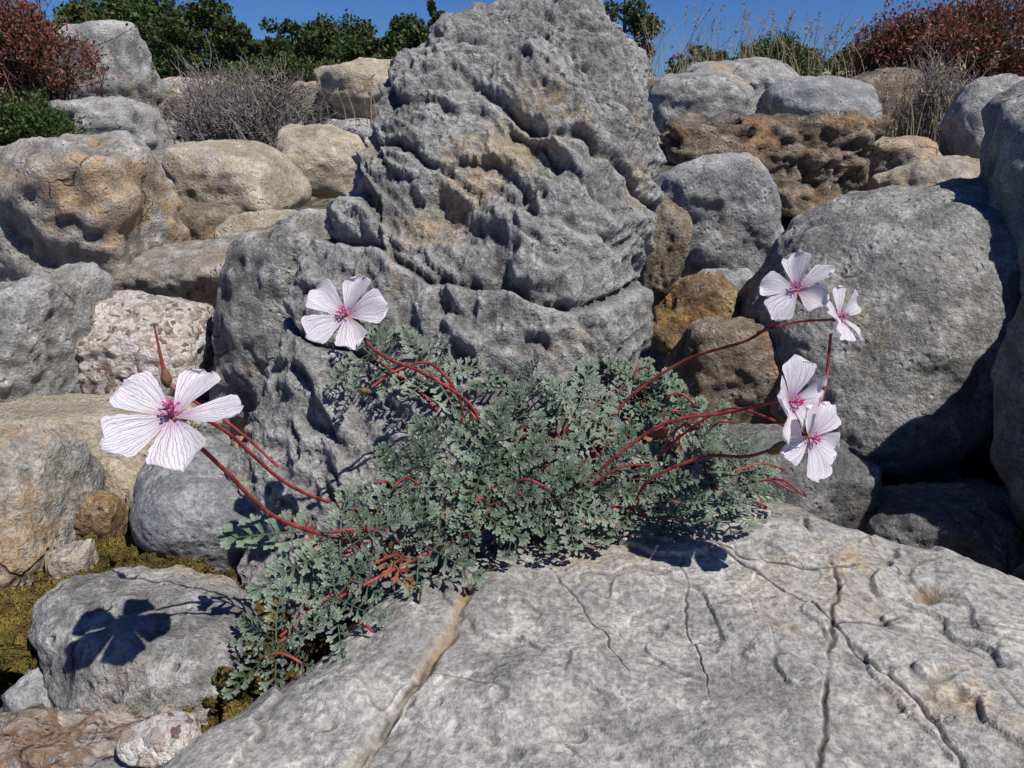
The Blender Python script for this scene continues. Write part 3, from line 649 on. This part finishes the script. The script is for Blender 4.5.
def flower(c,ax,R,roll,cup=.35,seed=0,wf=1.):
    rs=np.random.RandomState(seed); c=np.array(c,float); ax=np.array(ax,float); ax/=np.linalg.norm(ax)
    u=np.cross(ax,[0,0,1.]); u/=np.linalg.norm(u); w=np.cross(u,ax)
    for k in range(5):
        a=roll+k*2*math.pi/5+rs.normal()*.10; rad=math.cos(a)*u+math.sin(a)*w; tan=np.cross(ax,rad)
        nu,nv=17,22; U=np.linspace(-1,1,nu); Vv=np.linspace(0,1,nv); UU,VV=np.meshgrid(U,Vv)
        wid=np.interp(VV,[0,.08,.25,.5,.72,.87,.96,1.],[.06,.085,.17,.31,.395,.37,.26,.12])*wf*rs.uniform(.9,1.1)
        ln=1.-.10*UU**2*sstep(.6,1,VV)*1.2-.03*np.exp(-(UU/.22)**2)*sstep(.8,1,VV)+.025*np.sin(UU*7+rs.rand()*6)*sstep(.75,1,VV)
        X=UU*wid; Y=VV*ln*rs.uniform(.93,1.05)
        cp=cup*rs.uniform(.6,1.35)
        Z=cp*(Y**1.0*(1-.55*Y))+.14*UU**2*wid*2*(1-.3*VV)+.05*np.sin(UU*4+rs.rand()*6+VV*3)*VV**2+rs.normal()*.10*VV**2
        tw=rs.normal()*.22; Z=Z+tw*X
        V=c+R*(X[...,None]*tan+Y[...,None]*rad*.97+Z[...,None]*ax)+rad*R*.03
        i=np.arange(nv-1)[:,None]*nu; j=np.arange(nu-1)[None,:]
        q=np.stack([i+j,i+j+1,i+nu+j+1,i+nu+j],-1).reshape(-1,4)+PA[3]
        PA[0].append(V.reshape(-1,3)); PA[1].append(q); PA[2].append(np.stack([UU.ravel(),VV.ravel()],1)); PA[3]+=nu*nv
        a2=a+math.pi/5; r2=math.cos(a2)*u+math.sin(a2)*w; t2=np.cross(ax,r2)
        S=[]; 
        for t,ww in ((0,.05),(.35,.08),(.7,.055),(1,.005)):
            q0=c-ax*R*.03+R*(.40*t*r2+ax*(.10*t-.12))
            S+= [q0-t2*R*ww,q0-ax*R*.03,q0+t2*R*ww]
        fq=[]
        for b in (0,3,6): fq+=[[b,b+1,b+4,b+3],[b+1,b+2,b+5,b+4]]
        FS.add(S,fq,1)
        for jj in range(2):
            a3=a+jj*math.pi/5+rs.normal()*.1; r3=math.cos(a3)*u+math.sin(a3)*w; e=c+R*(r3*(.08+.06*jj)+ax*(.24-.05*jj))
            tube(FS,catmull([c,c+R*(r3*.03+ax*.14),e],4),R*.014,R*.010,2,4)
            dd=R*.03; tube(FS,[e-tan*dd,e-tan*dd*.4,e+tan*dd*.4,e+tan*dd],[R*.006,R*.02,R*.02,R*.006],0,3,5)
    tube(FS,[c-ax*R*.02,c+ax*R*.15,c+ax*R*.3],R*.035,R*.02,2,6)
    for k in range(5):
        a=k*1.2566; e=c+ax*R*.3+R*.08*(math.cos(a)*u+math.sin(a)*w)+ax*R*.04; tube(FS,[c+ax*R*.29,e],R*.014,R*.008,2,4)
    P=[c-ax*R*.26,c-ax*R*.18,c-ax*R*.08,c]; tube(FS,P,[R*.03,R*.08,R*.09,R*.05],0,1,8)
    return c-ax*R*.25
b1=flower((-.85,1.85,1.84),(.06,-.50,.86),.175,math.radians(106),.22,1)
b2=flower((-.54,2.52,1.92),(-.20,-.66,.70),.152,math.radians(100),.34,2)
b3=flower((.93,2.54,2.00),(-.50,-.50,.66),.130,math.radians(60),.35,3)
b3b=flower((1.06,2.50,1.92),(.60,-.62,.45),.105,math.radians(20),.5,4,1.)
b4=flower((.875,2.34,1.69),(.66,-.70,.22),.150,math.radians(95),.42,5,1.05)
b5=flower((.935,2.30,1.585),(.45,-.85,.10),.135,math.radians(60),.45,8,1.05)
me=mesh_from('petals',np.vstack(PA[0]),np.vstack(PA[1]),M_petal,uv=np.vstack(PA[2]),parent=plant)
FS.obj('flower_centres',[M_anth,M_sepal,M_mag],smooth=True,parent=plant)
def stem(*P,r=.0066,r1=None): tube(SA,catmull(P,12),r,r1 or r*.8,0,8)
stem((-.44,2.50,1.07),(-.44,2.48,1.10),(-.60,2.34,1.20),(-.74,2.17,1.38),(-.81,2.03,1.60),tuple(b1),r=.0075)
stem((-.46,2.60,1.15),(-.60,2.50,1.23),(-.71,2.26,1.44),(-.78,2.04,1.70),(-.81,1.95,1.79))
stem((-.10,2.78,1.2),(-.14,2.86,1.44),(-.30,2.79,1.61),(-.46,2.62,1.76),tuple(b2))
stem((-.2,2.85,1.35),(-.2,2.85,1.5),(-.3,2.8,1.66),(-.42,2.72,1.66),(-.5,2.66,1.62))
stem((.3,2.85,1.2),(.42,2.87,1.46),(.64,2.83,1.66),(.84,2.67,1.80),tuple(b3))
stem((.85,2.66,1.82),(.96,2.62,1.87),tuple(b3b),r=.005)
stem((.3,2.66,1.2),(.32,2.62,1.31),(.53,2.60,1.50),(.74,2.52,1.58),tuple(b4))
stem((.45,2.6,1.15),(.49,2.56,1.30),(.66,2.50,1.42),(.78,2.42,1.46),(.84,2.38,1.50))
stem((.55,2.75,1.3),(.66,2.66,1.47),(.76,2.58,1.57),(.84,2.46,1.59),tuple(b5),r=.005)
stem((1.03,2.47,1.64),(1.04,2.48,1.72),(1.05,2.52,1.86),r=.006)
stem((.96,2.40,1.52),(1.0,2.44,1.58),(1.03,2.47,1.66),r=.006)
stem((.84,2.38,1.50),(.90,2.38,1.50),(.96,2.40,1.52),r=.006)
stem((-1.01,2.19,1.80),(-1.02,2.20,1.88),(-1.03,2.21,1.98),r=.008,r1=.002)
stem((-.72,2.22,1.52),(-.85,2.22,1.66),(-1.01,2.19,1.80),r=.005)
stem((-.45,2.50,1.08),(-.5,2.3,1.05),(-.6,2.2,1.06),(-.72,2.05,1.02))
for i in range(30):
    a=rs.uniform(-3.3,.3); L=rs.uniform(.1,.24); c0=RO[rs.randint(len(RO))]+rs.normal(size=3)*.05; c0[2]-=.04
    e=c0+np.array([math.cos(a)*L,math.sin(a)*L*.6,rs.uniform(-.02,.10)]); stem(tuple(c0),tuple((c0+e)/2+[0,0,.03]),tuple(e),r=.005)
SA.obj('stems',[M_stem],smooth=True,parent=plant)
BA=Acc()
def bud(c,d,L,w):
    c=np.array(c,float); d=np.array(d,float); d/=np.linalg.norm(d); t=np.linspace(0,1,9)
    P=c+d*L*t[:,None]; r=w*np.sin(np.clip(t*1.0,0,1)*math.pi)**.7+.001
    tube(BA,P,r,0,0,8)
bud((.84,2.38,1.49),(.5,-.3,.5),.09,.018); bud((1.0,2.47,1.60),(.1,0,.3),.05,.012); bud((-1.01,2.19,1.79),(0,0,1),.06,.015); bud((-.5,2.66,1.60),(-.7,-.3,.3),.05,.011)
BA.obj('buds',[M_sepal],smooth=True,parent=plant)
